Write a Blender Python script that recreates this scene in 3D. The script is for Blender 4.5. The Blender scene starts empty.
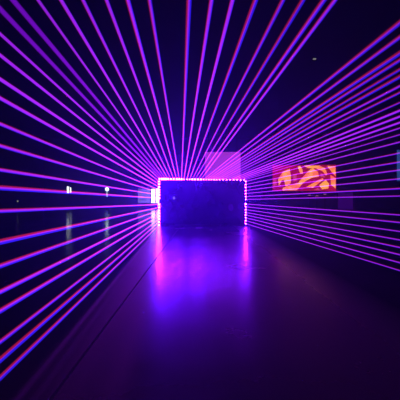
import bpy, bmesh, math, random
from mathutils import Vector, Matrix

random.seed(7)
SC = bpy.context.scene
COL = SC.collection
F = 340.0            # focal length in pixels of the 400 px frame
EYE = 1.6            # eye height, m
D = 20.9             # distance of the laser wall


def at(px, py, d):
    """world point at distance d seen at a pixel of the photograph"""
    return Vector(((px - 200.0) * d / F, d, EYE - (py - 200.0) * d / F))


# ------------------------------------------------------------------ materials
def new_mat(name):
    m = bpy.data.materials.new(name)
    m.use_nodes = True
    nt = m.node_tree
    nt.nodes.clear()
    return m, nt, nt.nodes.new('ShaderNodeOutputMaterial')


def surface(name, col, rough=0.5, metal=0.0, spec=0.5, noise=0.0, scale=5.0, bump=0.0):
    m, nt, out = new_mat(name)
    b = nt.nodes.new('ShaderNodeBsdfPrincipled')
    b.inputs['Roughness'].default_value = rough
    b.inputs['Metallic'].default_value = metal
    b.inputs['Specular IOR Level'].default_value = spec
    tc = nt.nodes.new('ShaderNodeTexCoord')
    n = nt.nodes.new('ShaderNodeTexNoise')
    n.inputs['Scale'].default_value = scale
    n.inputs['Detail'].default_value = 6
    nt.links.new(tc.outputs['Object'], n.inputs['Vector'])
    r = nt.nodes.new('ShaderNodeValToRGB')
    lo = [max(0, c * (1 - noise)) for c in col]
    hi = [min(1, c * (1 + noise)) for c in col]
    r.color_ramp.elements[0].position = .3
    r.color_ramp.elements[1].position = .7
    r.color_ramp.elements[0].color = (*lo, 1)
    r.color_ramp.elements[1].color = (*hi, 1)
    nt.links.new(n.outputs['Fac'], r.inputs['Fac'])
    nt.links.new(r.outputs['Color'], b.inputs['Base Color'])
    if bump:
        bp = nt.nodes.new('ShaderNodeBump')
        bp.inputs['Strength'].default_value = bump
        bp.inputs['Distance'].default_value = .01
        nt.links.new(n.outputs['Fac'], bp.inputs['Height'])
        nt.links.new(bp.outputs['Normal'], b.inputs['Normal'])
    nt.links.new(b.outputs['BSDF'], out.inputs['Surface'])
    return m


def glow(name, col, strength, noise=0.0, scale=2.0, front_only=False):
    m, nt, out = new_mat(name)
    e = nt.nodes.new('ShaderNodeEmission')
    e.inputs['Color'].default_value = (*col, 1)
    e.inputs['Strength'].default_value = strength
    if noise:
        tc = nt.nodes.new('ShaderNodeTexCoord')
        n = nt.nodes.new('ShaderNodeTexNoise')
        n.inputs['Scale'].default_value = scale
        nt.links.new(tc.outputs['Object'], n.inputs['Vector'])
        mr = nt.nodes.new('ShaderNodeMapRange')
        mr.inputs['From Min'].default_value = .3
        mr.inputs['From Max'].default_value = .7
        mr.inputs['To Min'].default_value = strength * (1 - noise)
        mr.inputs['To Max'].default_value = strength * (1 + noise)
        nt.links.new(n.outputs['Fac'], mr.inputs['Value'])
        nt.links.new(mr.outputs['Result'], e.inputs['Strength'])
    nt.links.new(e.outputs['Emission'], out.inputs['Surface'])
    return m


def ray_mat(name, col, strength):
    """light of a laser scattering off the haze inside the thin ray"""
    m, nt, out = new_mat(name)
    e = nt.nodes.new('ShaderNodeEmission')
    e.inputs['Color'].default_value = (*col, 1)
    e.inputs['Strength'].default_value = strength
    nt.links.new(e.outputs['Emission'], out.inputs['Volume'])
    return m


def floor_mat():
    m, nt, out = new_mat('polished_concrete')
    b = nt.nodes.new('ShaderNodeBsdfPrincipled')
    tc = nt.nodes.new('ShaderNodeTexCoord')
    n = nt.nodes.new('ShaderNodeTexNoise')
    n.inputs['Scale'].default_value = .35
    n.inputs['Detail'].default_value = 8
    n.inputs['Roughness'].default_value = .6
    nt.links.new(tc.outputs['Object'], n.inputs['Vector'])
    r = nt.nodes.new('ShaderNodeValToRGB')
    r.color_ramp.elements[0].position = .3
    r.color_ramp.elements[1].position = .75
    r.color_ramp.elements[0].color = (.026, .026, .029, 1)
    r.color_ramp.elements[1].color = (.048, .048, .052, 1)
    nt.links.new(n.outputs['Fac'], r.inputs['Fac'])
    # slab joints cut into the concrete
    sx = nt.nodes.new('ShaderNodeSeparateXYZ')
    nt.links.new(tc.outputs['Object'], sx.inputs['Vector'])
    fac = None
    for axis, off, pitch in (('X', 1.2, 6.0),):
        a = nt.nodes.new('ShaderNodeMath'); a.operation = 'ADD'
        a.inputs[1].default_value = off
        nt.links.new(sx.outputs[axis], a.inputs[0])
        p = nt.nodes.new('ShaderNodeMath'); p.operation = 'PINGPONG'
        p.inputs[1].default_value = pitch / 2
        nt.links.new(a.outputs[0], p.inputs[0])
        l = nt.nodes.new('ShaderNodeMath'); l.operation = 'LESS_THAN'
        l.inputs[1].default_value = .014
        nt.links.new(p.outputs[0], l.inputs[0])
        if fac is None:
            fac = l
        else:
            mx = nt.nodes.new('ShaderNodeMath'); mx.operation = 'MAXIMUM'
            nt.links.new(fac.outputs[0], mx.inputs[0])
            nt.links.new(l.outputs[0], mx.inputs[1])
            fac = mx
    mix = nt.nodes.new('ShaderNodeMixRGB')
    mix.inputs['Color2'].default_value = (.023, .023, .025, 1)
    nt.links.new(fac.outputs[0], mix.inputs['Fac'])
    nt.links.new(r.outputs['Color'], mix.inputs['Color1'])
    nt.links.new(mix.outputs['Color'], b.inputs['Base Color'])
    rr = nt.nodes.new('ShaderNodeMapRange')
    rr.inputs['From Min'].default_value = .3
    rr.inputs['From Max'].default_value = .7
    rr.inputs['To Min'].default_value = FLOOR_ROUGH[0]
    rr.inputs['To Max'].default_value = FLOOR_ROUGH[1]
    nt.links.new(n.outputs['Fac'], rr.inputs['Value'])
    # the concrete is polished on the left and worn dull towards the right
    wr = nt.nodes.new('ShaderNodeValToRGB')
    xr = nt.nodes.new('ShaderNodeMapRange')
    xr.inputs['From Min'].default_value = -10
    xr.inputs['From Max'].default_value = 10
    nt.links.new(sx.outputs['X'], xr.inputs['Value'])
    nt.links.new(xr.outputs['Result'], wr.inputs['Fac'])
    el = wr.color_ramp.elements
    el[0].position = .25; el[0].color = (.13, .13, .13, 1)
    el[1].position = .42; el[1].color = (.21, .21, .21, 1)
    e2 = el.new(.60); e2.color = (.24, .24, .24, 1)
    e3 = el.new(.65); e3.color = (.6, .6, .6, 1)
    sm = nt.nodes.new('ShaderNodeMath'); sm.operation = 'ADD'
    nt.links.new(rr.outputs['Result'], sm.inputs[0])
    nt.links.new(wr.outputs['Color'], sm.inputs[1])
    ad = nt.nodes.new('ShaderNodeMath'); ad.operation = 'MAXIMUM'
    nt.links.new(sm.outputs[0], ad.inputs[0])
    ml = nt.nodes.new('ShaderNodeMath'); ml.operation = 'MULTIPLY'
    ml.inputs[1].default_value = .8
    nt.links.new(fac.outputs[0], ml.inputs[0])
    nt.links.new(ml.outputs[0], ad.inputs[1])
    nt.links.new(ad.outputs[0], b.inputs['Roughness'])
    sp = nt.nodes.new('ShaderNodeMapRange')       # dull bare concrete reflects less than the polished part
    sp.inputs['From Min'].default_value = .25
    sp.inputs['From Max'].default_value = .58
    sp.inputs['To Min'].default_value = .5
    sp.inputs['To Max'].default_value = .015
    nt.links.new(wr.outputs['Color'], sp.inputs['Value'])
    nt.links.new(sp.outputs['Result'], b.inputs['Specular IOR Level'])
    bp = nt.nodes.new('ShaderNodeBump')
    bp.inputs['Strength'].default_value = .12
    bp.inputs['Distance'].default_value = .003
    n2 = nt.nodes.new('ShaderNodeTexNoise')
    n2.inputs['Scale'].default_value = 1.6
    nt.links.new(tc.outputs['Object'], n2.inputs['Vector'])
    nt.links.new(n2.outputs['Fac'], bp.inputs['Height'])
    nt.links.new(bp.outputs['Normal'], b.inputs['Normal'])
    nt.links.new(b.outputs['BSDF'], out.inputs['Surface'])
    return m


FLOOR_ROUGH = (-.04, .07)
LENS = 1000.0
HAZE = .010

M = {
    'floor': floor_mat(),
    'wall': surface('dark_wall_paint', (.02, .02, .023), .8, noise=.3, scale=.6),
    'ceiling': surface('black_ceiling_paint', (.012, .012, .014), .9, noise=.3, scale=.5),
    'panel': surface('black_gloss_panel', (.012, .012, .016), .22, noise=.3, scale=1.5),
    'rail': surface('black_rail', (.02, .02, .022), .4, metal=.4, noise=.2, scale=8),
    'housing': surface('projector_housing', (.03, .03, .032), .45, metal=.5, noise=.2, scale=30),
    'frame': surface('screen_frame', (.015, .015, .016), .6, noise=.2, scale=3),
    'steel': surface('dark_steel', (.05, .05, .055), .5, metal=.7, noise=.3, scale=6),
    'tape': surface('pale_tape', (.75, .75, .78), .6, noise=.1, scale=9),
    'lens_hot': glow('laser_lens_hot', (.09, .003, 1.0), LENS * .5),
    'lens_mid': glow('laser_lens_bright', (.10, .003, 1.0), LENS * .85),
    'lens_low': glow('laser_lens', (.15, .004, 1.0), LENS * .6),
    'white_light': glow('cool_white_light', (.72, .78, 1.0), 2.2),
    'lamp_light': glow('cool_lamp_light', (.60, .80, 1.0), 3.5),
    'lamp_soft': glow('soft_cool_light', (.40, .62, 1.0), .7),
    'box_light': glow('white_light_box', (1.0, .62, 1.0), 4.0, .15, 1.2),
    'box_dim': glow('pale_blue_light_box', (.30, .22, .95), .55, .35, .8),
    'violet_screen': glow('violet_projection', (.46, .04, .74), .8, .25, .12),
    'blue_screen': glow('blue_projection', (.05, .16, .75), .38, .35, .9),
    'violet_panel': glow('dim_violet_light', (.16, .005, .75), .14, .3, .5),
    'reflection': glow('painted_pale_reflection', (.35, .22, .9), .6),  # glowing colour stands in for a pale reflection on the gloss panel
    'reflection_dim': glow('painted_violet_reflection', (.12, .004, .5), .22),  # same for the blurred violet reflection
    'dot': glow('small_pale_light', (.55, .55, .6), .4),
    'pinkdot': glow('small_pink_light', (.9, .25, .8), .45),
    'pic_base': glow('picture_magenta', (.50, .002, .05), .75, .25, .5),
    'pic_rose': glow('picture_rose', (.72, .05, .22), .8),
}
M['pic_peach'] = glow('picture_peach', (1, .4, .14), 1.15)
nt_ = M['pic_peach'].node_tree
tc_ = nt_.nodes.new('ShaderNodeTexCoord'); no_ = nt_.nodes.new('ShaderNodeTexNoise'); ra_ = nt_.nodes.new('ShaderNodeValToRGB')
no_.inputs['Scale'].default_value = .8
ra_.color_ramp.elements[0].position = .38; ra_.color_ramp.elements[0].color = (1, .13, .06, 1)
ra_.color_ramp.elements[1].position = .58; ra_.color_ramp.elements[1].color = (1, .38, .05, 1)
nt_.links.new(tc_.outputs['Object'], no_.inputs['Vector'])
nt_.links.new(no_.outputs['Fac'], ra_.inputs['Fac'])
nt_.links.new(ra_.outputs['Color'], nt_.nodes['Emission'].inputs['Color'])
RED = ray_mat('red_laser_light', (.47, .011, .055), 1.0)
BLUE = ray_mat('blue_laser_light', (.03, .011, .98), 1.0)


def set_ray(m, s):
    m.node_tree.nodes['Emission'].inputs['Strength'].default_value = s


RED_WIDE = ray_mat('red_laser_light_wide', (.47, .004, .05), 1.0)
BLUE_WIDE = ray_mat('blue_laser_light_wide', (.03, .005, .98), 1.0)
for m_, s_ in ((RED, 13.5), (BLUE, 17.0), (RED_WIDE, 4.2), (BLUE_WIDE, 7.0)):
    set_ray(m_, s_)


# ------------------------------------------------------------------ mesh helpers
def box(bm, c, s, bevel=0.0, rot=None):
    r = bmesh.ops.create_cube(bm, size=1.0)
    vs = r['verts']
    mt = Matrix.Translation(Vector(c))
    if rot is not None:
        mt = mt @ rot
    bmesh.ops.transform(bm, matrix=mt @ Matrix.Diagonal((*s, 1.0)), verts=vs)
    if bevel:
        es = list({e for v in vs for e in v.link_edges})
        bmesh.ops.bevel(bm, geom=es, offset=bevel, segments=2, affect='EDGES', profile=.6)


def tube(bm, a, b, r, seg=10, r2=None):
    a, b = Vector(a), Vector(b)
    d = b - a
    res = bmesh.ops.create_cone(bm, cap_ends=True, segments=seg, radius1=r, radius2=r if r2 is None else r2, depth=d.length)
    q = d.to_track_quat('Z', 'Y').to_matrix().to_4x4()
    bmesh.ops.transform(bm, matrix=Matrix.Translation((a + b) / 2) @ q, verts=res['verts'])


def obj(name, bm, mats, parent=None, smooth=False):
    me = bpy.data.meshes.new(name)
    bm.to_mesh(me)
    bm.free()
    for m in (mats if isinstance(mats, (list, tuple)) else [mats]):
        me.materials.append(m)
    if smooth:
        for p in me.polygons:
            p.use_smooth = True
    o = bpy.data.objects.new(name, me)
    COL.objects.link(o)
    if parent is not None:
        o.parent = parent
    return o


def tag(o, label, cat, group=None):
    o['label'] = label
    o['category'] = cat
    if group:
        o['group'] = group
    return o


def thing(name, label, cat, loc=(0, 0, 0), rz=0.0, group=None):
    o = bpy.data.objects.new(name, None)
    o.empty_display_size = .2
    COL.objects.link(o)
    o.location = loc
    o.rotation_euler = (0, 0, rz)
    return tag(o, label, cat, group)


def struct(name, bm, m):
    o = obj(name, bm, m)
    o['kind'] = 'structure'
    return o


def ordinal(i):
    return ['first', 'second', 'third', 'fourth', 'fifth', 'sixth', 'seventh', 'eighth', 'ninth', 'tenth', 'eleventh',
            'twelfth', 'thirteenth', 'fourteenth', 'fifteenth', 'sixteenth', 'seventeenth', 'eighteenth', 'nineteenth',
            'twentieth', 'twenty-first', 'twenty-second', 'twenty-third', 'twenty-fourth', 'twenty-fifth', 'twenty-sixth',
            'twenty-seventh', 'twenty-eighth', 'twenty-ninth', 'thirtieth', 'thirty-first', 'thirty-second'][i]


# ------------------------------------------------------------------ the hall
XL, XR, YB, YF, H = -34.0, 34.0, -5.0, 74.0, 15.0
bm = bmesh.new(); box(bm, ((XL + XR) / 2, (YB + YF) / 2, -.15), (XR - XL + 1, YF - YB + 1, .3)); struct('floor', bm, M['floor'])
bm = bmesh.new(); box(bm, ((XL + XR) / 2, (YB + YF) / 2, H + .15), (XR - XL + 1, YF - YB + 1, .3)); struct('ceiling', bm, M['ceiling'])
bm = bmesh.new(); box(bm, (XL - .25, (YB + YF) / 2, H / 2), (.5, YF - YB, H)); struct('wall_left', bm, M['wall'])
bm = bmesh.new(); box(bm, (XR + .25, (YB + YF) / 2, H / 2), (.5, YF - YB, H)); struct('wall_right', bm, M['wall'])
bm = bmesh.new(); box(bm, ((XL + XR) / 2, YF + .25, H / 2), (XR - XL, .5, H)); struct('wall_back', bm, M['wall'])
bm = bmesh.new(); box(bm, ((XL + XR) / 2, YB - .25, H / 2), (XR - XL, .5, H)); struct('wall_front', bm, M['wall'])

# ------------------------------------------------------------------ the laser wall
x0 = at(159, 200, D).x
x1 = at(246, 200, D).x
zt = at(200, 179, D).z
xm, w = (x0 + x1) / 2, x1 - x0
lw = thing('laser_block', 'wide black freestanding block edged with glowing laser projectors, standing on the floor mid-hall', 'stage block', (xm, D + .5, 0))
T = .9                                   # thickness of the wall
bm = bmesh.new()
box(bm, (0, .02, (zt - .10) / 2 + .04), (w - .16, T - .1, zt - .16))
obj('body', bm, M['panel'], lw)
npan = 4
pw = (w - .18) / npan
for k in range(npan):
    bm = bmesh.new()
    box(bm, (-(w - .18) / 2 + pw * (k + .5), -T / 2 + .055, zt / 2), (pw - .012, .03, zt - .2), .006)
    obj('front_panel', bm, M['panel'], lw)
for sx in (-1, 1):
    bm = bmesh.new()
    box(bm, (sx * (w / 2 - .035), 0, zt / 2), (.07, T, zt), .008)
    obj('side_rail', bm, M['rail'], lw)
bm = bmesh.new(); box(bm, (0, 0, zt - .035), (w - .14, T, .07), .008); obj('top_rail', bm, M['rail'], lw)
bm = bmesh.new(); box(bm, (0, 0, .035), (w - .14, T, .07), .008); obj('base_rail', bm, M['rail'], lw)
for px_, py_, r_, m_, lab_ in ((173.8, 198, .07, 'reflection', 'small pale painted reflection on the front'), (231, 207.5, .16, 'reflection_dim', 'dim violet painted reflection on the front')):  # reflections on the gloss front, put in as flat glowing spots
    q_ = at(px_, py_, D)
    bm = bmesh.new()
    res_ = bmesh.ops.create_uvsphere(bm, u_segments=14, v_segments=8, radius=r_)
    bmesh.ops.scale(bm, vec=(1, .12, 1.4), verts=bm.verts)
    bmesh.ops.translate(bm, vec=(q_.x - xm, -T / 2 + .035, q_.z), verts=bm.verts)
    obj('painted_reflection', bm, M[m_], lw, True)['label'] = lab_
YFACE = D + .5 - T / 2                    # front of the rails

# ------------------------------------------------------------------ lasers: origin on the wall's edge, another point the ray passes
LEFT = [(181.5, 0, 55), (184.3, 0, 79), (187, 0, 98), (189.8, 0, 123.75), (192.4, 0, 145.6), (195, 0, 169.75),
        (198.3, 0, 187.75), (204.5, 0, 211), (207.4, 0, 242), (210.4, 0, 266), (213.3, 0, 292), (216.2, 0, 311),
        (219, 0, 342), (222, 0, 360), (225, 0, 378)]
TOP = [(159.6, 0, 33.75), (161.8, 0, 8.75), (163.9, 13, 0), (166, 38, 0), (168.4, 61, 0), (171, 83, 0), (173.8, 106.5, 0),
       (176.8, 127.8, 0), (179.4, 149.5, 0), (181.6, 189, 0), (184, 211.5, 0), (187, 232.5, 0), (189.8, 255.6, 0),
       (192.4, 283, 0), (195, 303, 0), (198, 323.75, 0), (201, 335, 0), (203.6, 400, 22.5), (206.3, 400, 37),
       (208.8, 400, 53), (211.4, 400, 60), (214, 400, 69.4), (216.6, 400, 76.5), (219.6, 400, 86), (223, 400, 92.5),
       (226.6, 400, 102.5), (230, 400, 110.5), (233.6, 400, 116.5), (237, 400, 122.5), (240.6, 400, 128), (244, 400, 134.6)]
RIGHT = [(181.6, 400, 142), (184.6, 400, 153), (187.5, 400, 162), (190.6, 400, 170), (193.6, 400, 178.75),
         (196.6, 400, 188.5), (199.4, 400, 196), (204, 400, 215), (206.8, 400, 222.5), (209.6, 400, 231.5),
         (212.4, 400, 240), (215, 400, 247.5), (217.7, 400, 254.75), (220.6, 400, 262.75), (223.6, 400, 270.6)]
VP = Vector((181, 200))


def lens_bm(r):
    b = bmesh.new()
    res = bmesh.ops.create_cone(b, cap_ends=True, segments=10, radius1=r, radius2=r * .8, depth=.02)
    bmesh.ops.rotate(b, verts=res['verts'], matrix=Matrix.Rotation(math.radians(90), 3, 'X'))
    bmesh.ops.translate(b, verts=res['verts'], vec=(0, -.13, 0))
    return b


def housing_bm(r):
    b = bmesh.new()
    box(b, (0, -.055, 0), (.105, .11, .105), .01)
    tube(b, (0, -.105, 0), (0, -.122, 0), .045, 12)
    return b


def mesh_of(name, b, m):
    me = bpy.data.meshes.new(name)
    b.to_mesh(me); b.free()
    me.materials.append(m)
    return me


HOUSE = mesh_of('laser_projector', housing_bm(.05), M['housing'])
BRK = bmesh.new()
box(BRK, (0, -.012, -.062), (.06, .024, .016), .003)
BRK = mesh_of('bracket', BRK, M['steel'])
LENSES = {'hot': mesh_of('lens_hot', lens_bm(.070), M['lens_hot']),
          'mid': mesh_of('lens_mid', lens_bm(.052), M['lens_mid']),
          'low': mesh_of('lens_low', lens_bm(.034), M['lens_low'])}


def laser(px, py, qx, qy, lens, plabel, blabel, rad, shift, taper=1.35):
    p = at(px, py, D)
    p.y = YFACE
    pr = bpy.data.objects.new('laser_projector', HOUSE)
    COL.objects.link(pr)
    pr.location = p
    tag(pr, plabel, 'laser projector', 'laser projectors along the edges of the dark block')
    for nm, me in (('lens', LENSES[lens]), ('bracket', BRK)):
        c = bpy.data.objects.new(nm, me)
        COL.objects.link(c)
        c.parent = pr
    # the ray: from the lens, nearly parallel to its neighbours, to the wall behind the viewer
    a = p + Vector((0, -.1405, 0))
    s0 = (Vector((px, py)) - VP).length
    s1 = (Vector((qx, qy)) - VP).length
    q = at(qx, qy, D * s0 / s1)
    d = (q - a)
    t = (YB - a.y) / d.y
    if d.z * t + a.z < .03:
        t = (.03 - a.z) / d.z
    e = d * t
    bmn = thing('laser_ray', blabel, 'laser beam', a, 0, 'laser beams forming the tunnel')
    off = Vector((-.7, 0, .7)) * shift * 1.45
    for nm, mt, k in (('red_light', RED_WIDE if rad > .017 else RED, .5), ('blue_light', BLUE_WIDE if rad > .017 else BLUE, -.5)):
        b = bmesh.new()
        tube(b, off * k * .2, e + off * k, rad * taper, 10, rad * .95)
        o = obj(nm, b, mt, bmn)
        tag_part = 'red side of the beam' if nm == 'red_light' else 'blue side of the beam'
        o['label'] = tag_part


def where(qx, qy):
    if qy <= 0:
        return 'top edge'
    return 'left edge' if qx <= 0 else 'right edge'


for i, (py, qx, qy) in enumerate(LEFT):
    n = ordinal(i)
    laser(159.2, py, qx, qy, 'hot' if 4 < i < 13 else 'mid',
          'glaring white-pink laser projector on the left edge of the dark block, %s from the top' % n,
          'violet laser beam leaving the left edge of the dark block, %s from the top' % n,
          .0125 + .003 * random.random(), .018 * random.uniform(.5, 1.1))
for i, (px, qx, qy) in enumerate(TOP):
    n = ordinal(i)
    lens = 'mid' if i < 10 or 13 <= i <= 16 else 'low'
    if 1 <= i <= 3: lens = 'hot'
    py = 179.0 + (px - 159) * .012
    wide = i in (1, 2)
    laser(px, py, qx, qy, lens,
          'pink laser projector on the top edge of the dark block, %s from its left end' % n,
          'violet laser beam rising from the top edge of the dark block, %s from the left' % n,
          .018 if wide else .0165 if 26 <= i <= 28 else .0105 + .003 * random.random(), .013 * random.uniform(.3, 1.2), 1.35 if i < 17 else 1.25)
for i, (py, qx, qy) in enumerate(RIGHT):
    n = ordinal(i)
    lens = 'mid' if i == 7 else 'low'
    laser(245.6, py, qx, qy, lens,
          'small pink laser projector on the right edge of the dark block, %s from the top' % n,
          'thin violet laser beam leaving the right edge of the dark block, %s from the top' % n,
          .0115 + .002 * random.random(), .014 * random.uniform(.4, 1.1), 1.25)

# ------------------------------------------------------------------ screens and far lights
def screen(name, label, cat, c, wid, hei, mat, rz=0.0, mount='hang', group=None):
    """flat screen in a frame, hung from the ceiling or set up on legs; c is its centre"""
    t = thing(name, label, cat, (c.x, c.y, c.z - hei / 2 if mount == 'hang' else 0), rz, group)
    z0 = 0 if mount == 'hang' else c.z - hei / 2
    b = bmesh.new(); box(b, (0, 0, z0 + hei / 2), (wid, .04, hei)); obj('picture', b, mat, t)
    fw = .06
    b = bmesh.new()
    for sx in (-1, 1):
        box(b, (sx * (wid / 2 + fw / 2), .02, z0 + hei / 2), (fw, .1, hei + 2 * fw), .01)
    for z in (-fw / 2, hei + fw / 2):
        box(b, (0, .02, z0 + z), (wid, .1, fw), .01)
    box(b, (0, .06, z0 + hei / 2), (wid, .05, hei))
    obj('frame', b, M['frame'], t)
    for sx in (-1, 1):
        b = bmesh.new()
        if mount == 'hang':
            tube(b, (sx * wid * .4, .04, hei + .05), (sx * wid * .4, .04, H - (c.z - hei / 2)), .015, 8)
            obj('cable', b, M['steel'], t)
        else:
            box(b, (sx * wid * .4, .06, z0 / 2), (.1, .1, max(.02, z0)), .01)
            box(b, (sx * wid * .4, .06, .03), (.1, .9, .06), .01)
            obj('leg', b, M['steel'], t)
    return t


def span(xa, ya, xb, yb, d):
    a, b = at(xa, ya, d), at(xb, yb, d)
    return (a + b) / 2, abs(b.x - a.x), abs(a.z - b.z)


# pale violet projection behind the wall's top edge
c, sw, sh = span(205, 152, 240.5, 181, 31)
screen('projection_screen', 'plain pale violet projection screen rising behind the top of the dark block', 'screen', c, sw, sh, M['violet_screen'])

# the orange picture
d = 40.0
c, sw, sh = span(273, 165, 335, 191, d)
pic = screen('projection_screen', 'glowing screen with an orange and magenta abstract picture, right of the dark block', 'screen', c, sw, sh,
             [M['pic_base'], M['pic_peach'], M['pic_rose']], math.radians(-6))
me = [o for o in pic.children if o.name.startswith('picture')][0].data
b = bmesh.new(); b.from_mesh(me)
SH = [
    (1, [(72, 155), (68, 120), (90, 84), (124, 68), (131, 105), (130, 142), (106, 160), (96, 122), (84, 128)]),
    (1, [(88, 176), (92, 164), (130, 150), (168, 138), (188, 112), (214, 82), (236, 64), (262, 84), (268, 108), (230, 116), (206, 128), (190, 140), (160, 176)]),
    (1, [(164, 58), (176, 54), (186, 70), (190, 94), (176, 92)]),
    (1, [(194, 53), (268, 54), (296, 66), (308, 96), (302, 104), (284, 82), (250, 66), (214, 66)]),
    (1, [(306, 56), (346, 58), (348, 108), (330, 88)]),
    (1, [(322, 100), (348, 116), (348, 168), (326, 150)]),
    (1, [(268, 152), (300, 124), (316, 144), (312, 168), (282, 172)]),
    (1, [(206, 160), (268, 124), (284, 116), (290, 122), (238, 164)]),
    (2, [(240, 176), (262, 164), (274, 176)]),
    (2, [(30, 122), (58, 118), (62, 150), (34, 156)]),
    (2, [(140, 100), (158, 92), (160, 128), (142, 134)]),
    (2, [(274, 88), (290, 100), (298, 114), (276, 110)]),
]
for mi, pts in SH:
    vs = []
    for (zx, zy) in pts:
        u = (265 + zx / 5 - 273) / 62
        v = 1 - (155 + zy / 5 - 165) / 26
        u = min(.99, max(.01, u)); v = min(.985, max(.015, v))
        vs.append(b.verts.new(((u - .5) * sw, -.026, v * sh)))
    f = b.faces.new(vs)
    f.material_index = mi
bmesh.ops.recalc_face_normals(b, faces=b.faces)
b.to_mesh(me); b.free()

# blue screen cut by the right edge of the frame
c, sw, sh = span(396.8, 150, 432, 181, 34)
screen('projection_screen', 'blue glowing screen cut off by the right edge of the photo', 'screen', c, sw, sh, M['blue_screen'])

# dim violet panel on the right
c, sw, sh = span(338, 193, 353, 209.5, 46)
screen('lit_sign', 'dim blank violet standing sign, low between the orange screen and right edge', 'sign', c, sw, sh, M['violet_panel'], 0, 'legs')

# light box to the left of the wall
dd = 66.0
c, sw, sh = span(138, 189, 150.5, 203, dd)
screen('light_box', 'pale blue lit display box, next left of the white one by the dark block', 'light box', c, sw, sh, M['box_dim'], 0, 'legs')
c, sw, sh = span(151.4, 189, 155.2, 203, dd)
screen('light_box', 'narrow bright white light box just left of the dark block', 'light box', c, sw, sh, M['box_light'], 0, 'legs')
c, sw, sh = span(156.4, 188.5, 164, 203, dd)
screen('light_box', 'white light box half hidden behind the left edge of the dark block', 'light box', c, sw, sh, M['box_light'], 0, 'legs')

# white tube lights far left
for (xa, ya, xb, yb, lab) in ((67, 186.5, 69, 193, 'wider of the two white upright light tubes far off on the left'),
                              (70.1, 187.5, 71.1, 192.5, 'thinner of the two white upright light tubes far off on the left')):
    c, sw, sh = span(xa, ya, xb, yb, 60)
    t = thing('light_tube', lab, 'light', (c.x, c.y, 0), 0, 'white light tubes far left')
    b = bmesh.new(); box(b, (0, 0, c.z), (sw, .12, sh), .03); obj('tube', b, M['white_light'], t)
    b = bmesh.new(); tube(b, (0, .12, 0), (0, .12, c.z + sh / 2), .04, 8); box(b, (0, .12, .02), (.4, .4, .04), .01)
    box(b, (0, .08, c.z), (.05, .06, .05)); obj('stand', b, M['steel'], t)

# round lamp on a post
c = at(107, 189.2, 62)
t = thing('standing_lamp', 'round bluish-white lamp on a lit post, far off left of the dark block', 'lamp', (c.x, c.y, 0))
b = bmesh.new(); bmesh.ops.create_uvsphere(b, u_segments=16, v_segments=10, radius=.34); bmesh.ops.translate(b, verts=b.verts, vec=(0, 0, c.z))
obj('lamp_head', b, M['lamp_light'], t, True)
b = bmesh.new(); tube(b, (0, 0, c.z - 1.4), (0, 0, c.z - .34), .15, 12); obj('lit_shaft', b, M['lamp_soft'], t)
b = bmesh.new(); tube(b, (0, 0, .04), (0, 0, c.z - 1.4), .07, 12); tube(b, (0, 0, 0), (0, 0, .05), .4, 20); obj('post', b, M['steel'], t)

# faint dot at far left
c = at(17.7, 201.2, 45)
t = thing('marker_light', 'tiny faint violet marker light low by the left edge of the photo', 'light', (c.x, c.y, 0))
b = bmesh.new(); bmesh.ops.create_uvsphere(b, u_segments=12, v_segments=8, radius=.11); bmesh.ops.translate(b, verts=b.verts, vec=(0, 0, c.z)); obj('bulb', b, M['dot'], t, True)
b = bmesh.new(); tube(b, (0, 0, 0), (0, 0, c.z - .1), .03, 8); tube(b, (0, 0, 0), (0, 0, .04), .2, 14); obj('stand', b, M['steel'], t)

# small lights under the picture
for i, (px, py) in enumerate(((309.5, 195.3), (317, 195.8), (325, 194.2))):
    c = at(px, py, 42)
    t = thing('table_light', 'small faint pink light below the orange screen, %s from the left' % ordinal(i), 'light', (c.x, c.y, 0), 0, 'small lights below the orange screen')
    b = bmesh.new(); box(b, (0, 0, c.z), (.34, .1, .08), .02); obj('lamp_head', b, M['pinkdot'], t)
    b = bmesh.new(); tube(b, (0, .03, 0), (0, .03, c.z), .03, 8); tube(b, (0, .03, 0), (0, .03, .04), .25, 14); obj('stand', b, M['steel'], t)

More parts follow.
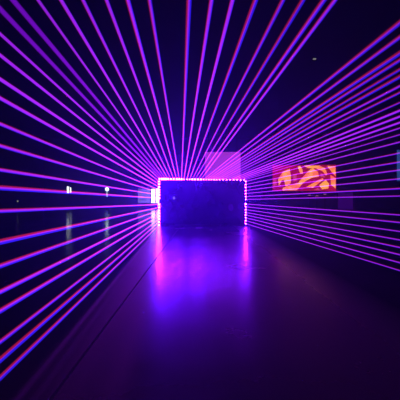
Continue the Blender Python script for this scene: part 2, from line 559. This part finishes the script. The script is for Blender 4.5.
# small ceiling fitting
cz = H
dy = (cz - EYE - .25) * F / (200 - 59)
c = at(314.5, 59, dy)
t = thing('ceiling_lamp', 'tiny dim grey lamp hanging from the black ceiling, upper right', 'lamp', (c.x, c.y, H))
b = bmesh.new(); tube(b, (0, 0, 0), (0, 0, -.12), .04, 8); tube(b, (0, 0, -.12), (0, 0, -.22), .10, 14, .14); obj('housing', b, M['steel'], t)
b = bmesh.new(); box(b, (0, 0, -.25), (.28, .2, .06), .02); obj('diffuser', b, M['dot'], t)

# strip of tape on the floor
c = at(199, 228, EYE * F / 28)
b = bmesh.new(); box(b, (0, 0, .003), (.38, .07, .006), .001)
o = obj('floor_tape', b, M['tape'])
o.location = (c.x, c.y, 0)
tag(o, 'short pale strip of tape on the floor in front of the dark block', 'tape')

# ------------------------------------------------------------------ haze, camera, output
w = bpy.data.worlds.new('hazy_air')
SC.world = w
w.use_nodes = True
nt = w.node_tree
nt.nodes.clear()
out = nt.nodes.new('ShaderNodeOutputWorld')
bg = nt.nodes.new('ShaderNodeBackground')
bg.inputs['Color'].default_value = (0, 0, 0, 1)
bg.inputs['Strength'].default_value = 0
vs = nt.nodes.new('ShaderNodeVolumeScatter')
vs.inputs['Color'].default_value = (.40, .42, 1, 1)
vs.inputs['Density'].default_value = HAZE
vs.inputs['Anisotropy'].default_value = .72
nt.links.new(bg.outputs[0], out.inputs['Surface'])
nt.links.new(vs.outputs[0], out.inputs['Volume'])

cam = bpy.data.cameras.new('camera')
cam.sensor_fit = 'HORIZONTAL'
cam.sensor_width = 36
cam.lens = 36 * F / 400
cam.clip_end = 300
cam.clip_start = .05
co = bpy.data.objects.new('camera', cam)
COL.objects.link(co)
co.location = (0, 0, EYE)
co.rotation_euler = (math.radians(90), 0, 0)
SC.camera = co

SC.view_settings.view_transform = 'Standard'
SC.view_settings.look = 'None'
SC.view_settings.exposure = 0
SC.view_settings.gamma = 1
SC.view_settings.use_curve_mapping = False
SC.cycles.use_denoising = True
SC.cycles.max_bounces = 6
SC.cycles.volume_bounces = 1
SC.cycles.sample_clamp_indirect = 4
SC.cycles.use_adaptive_sampling = False
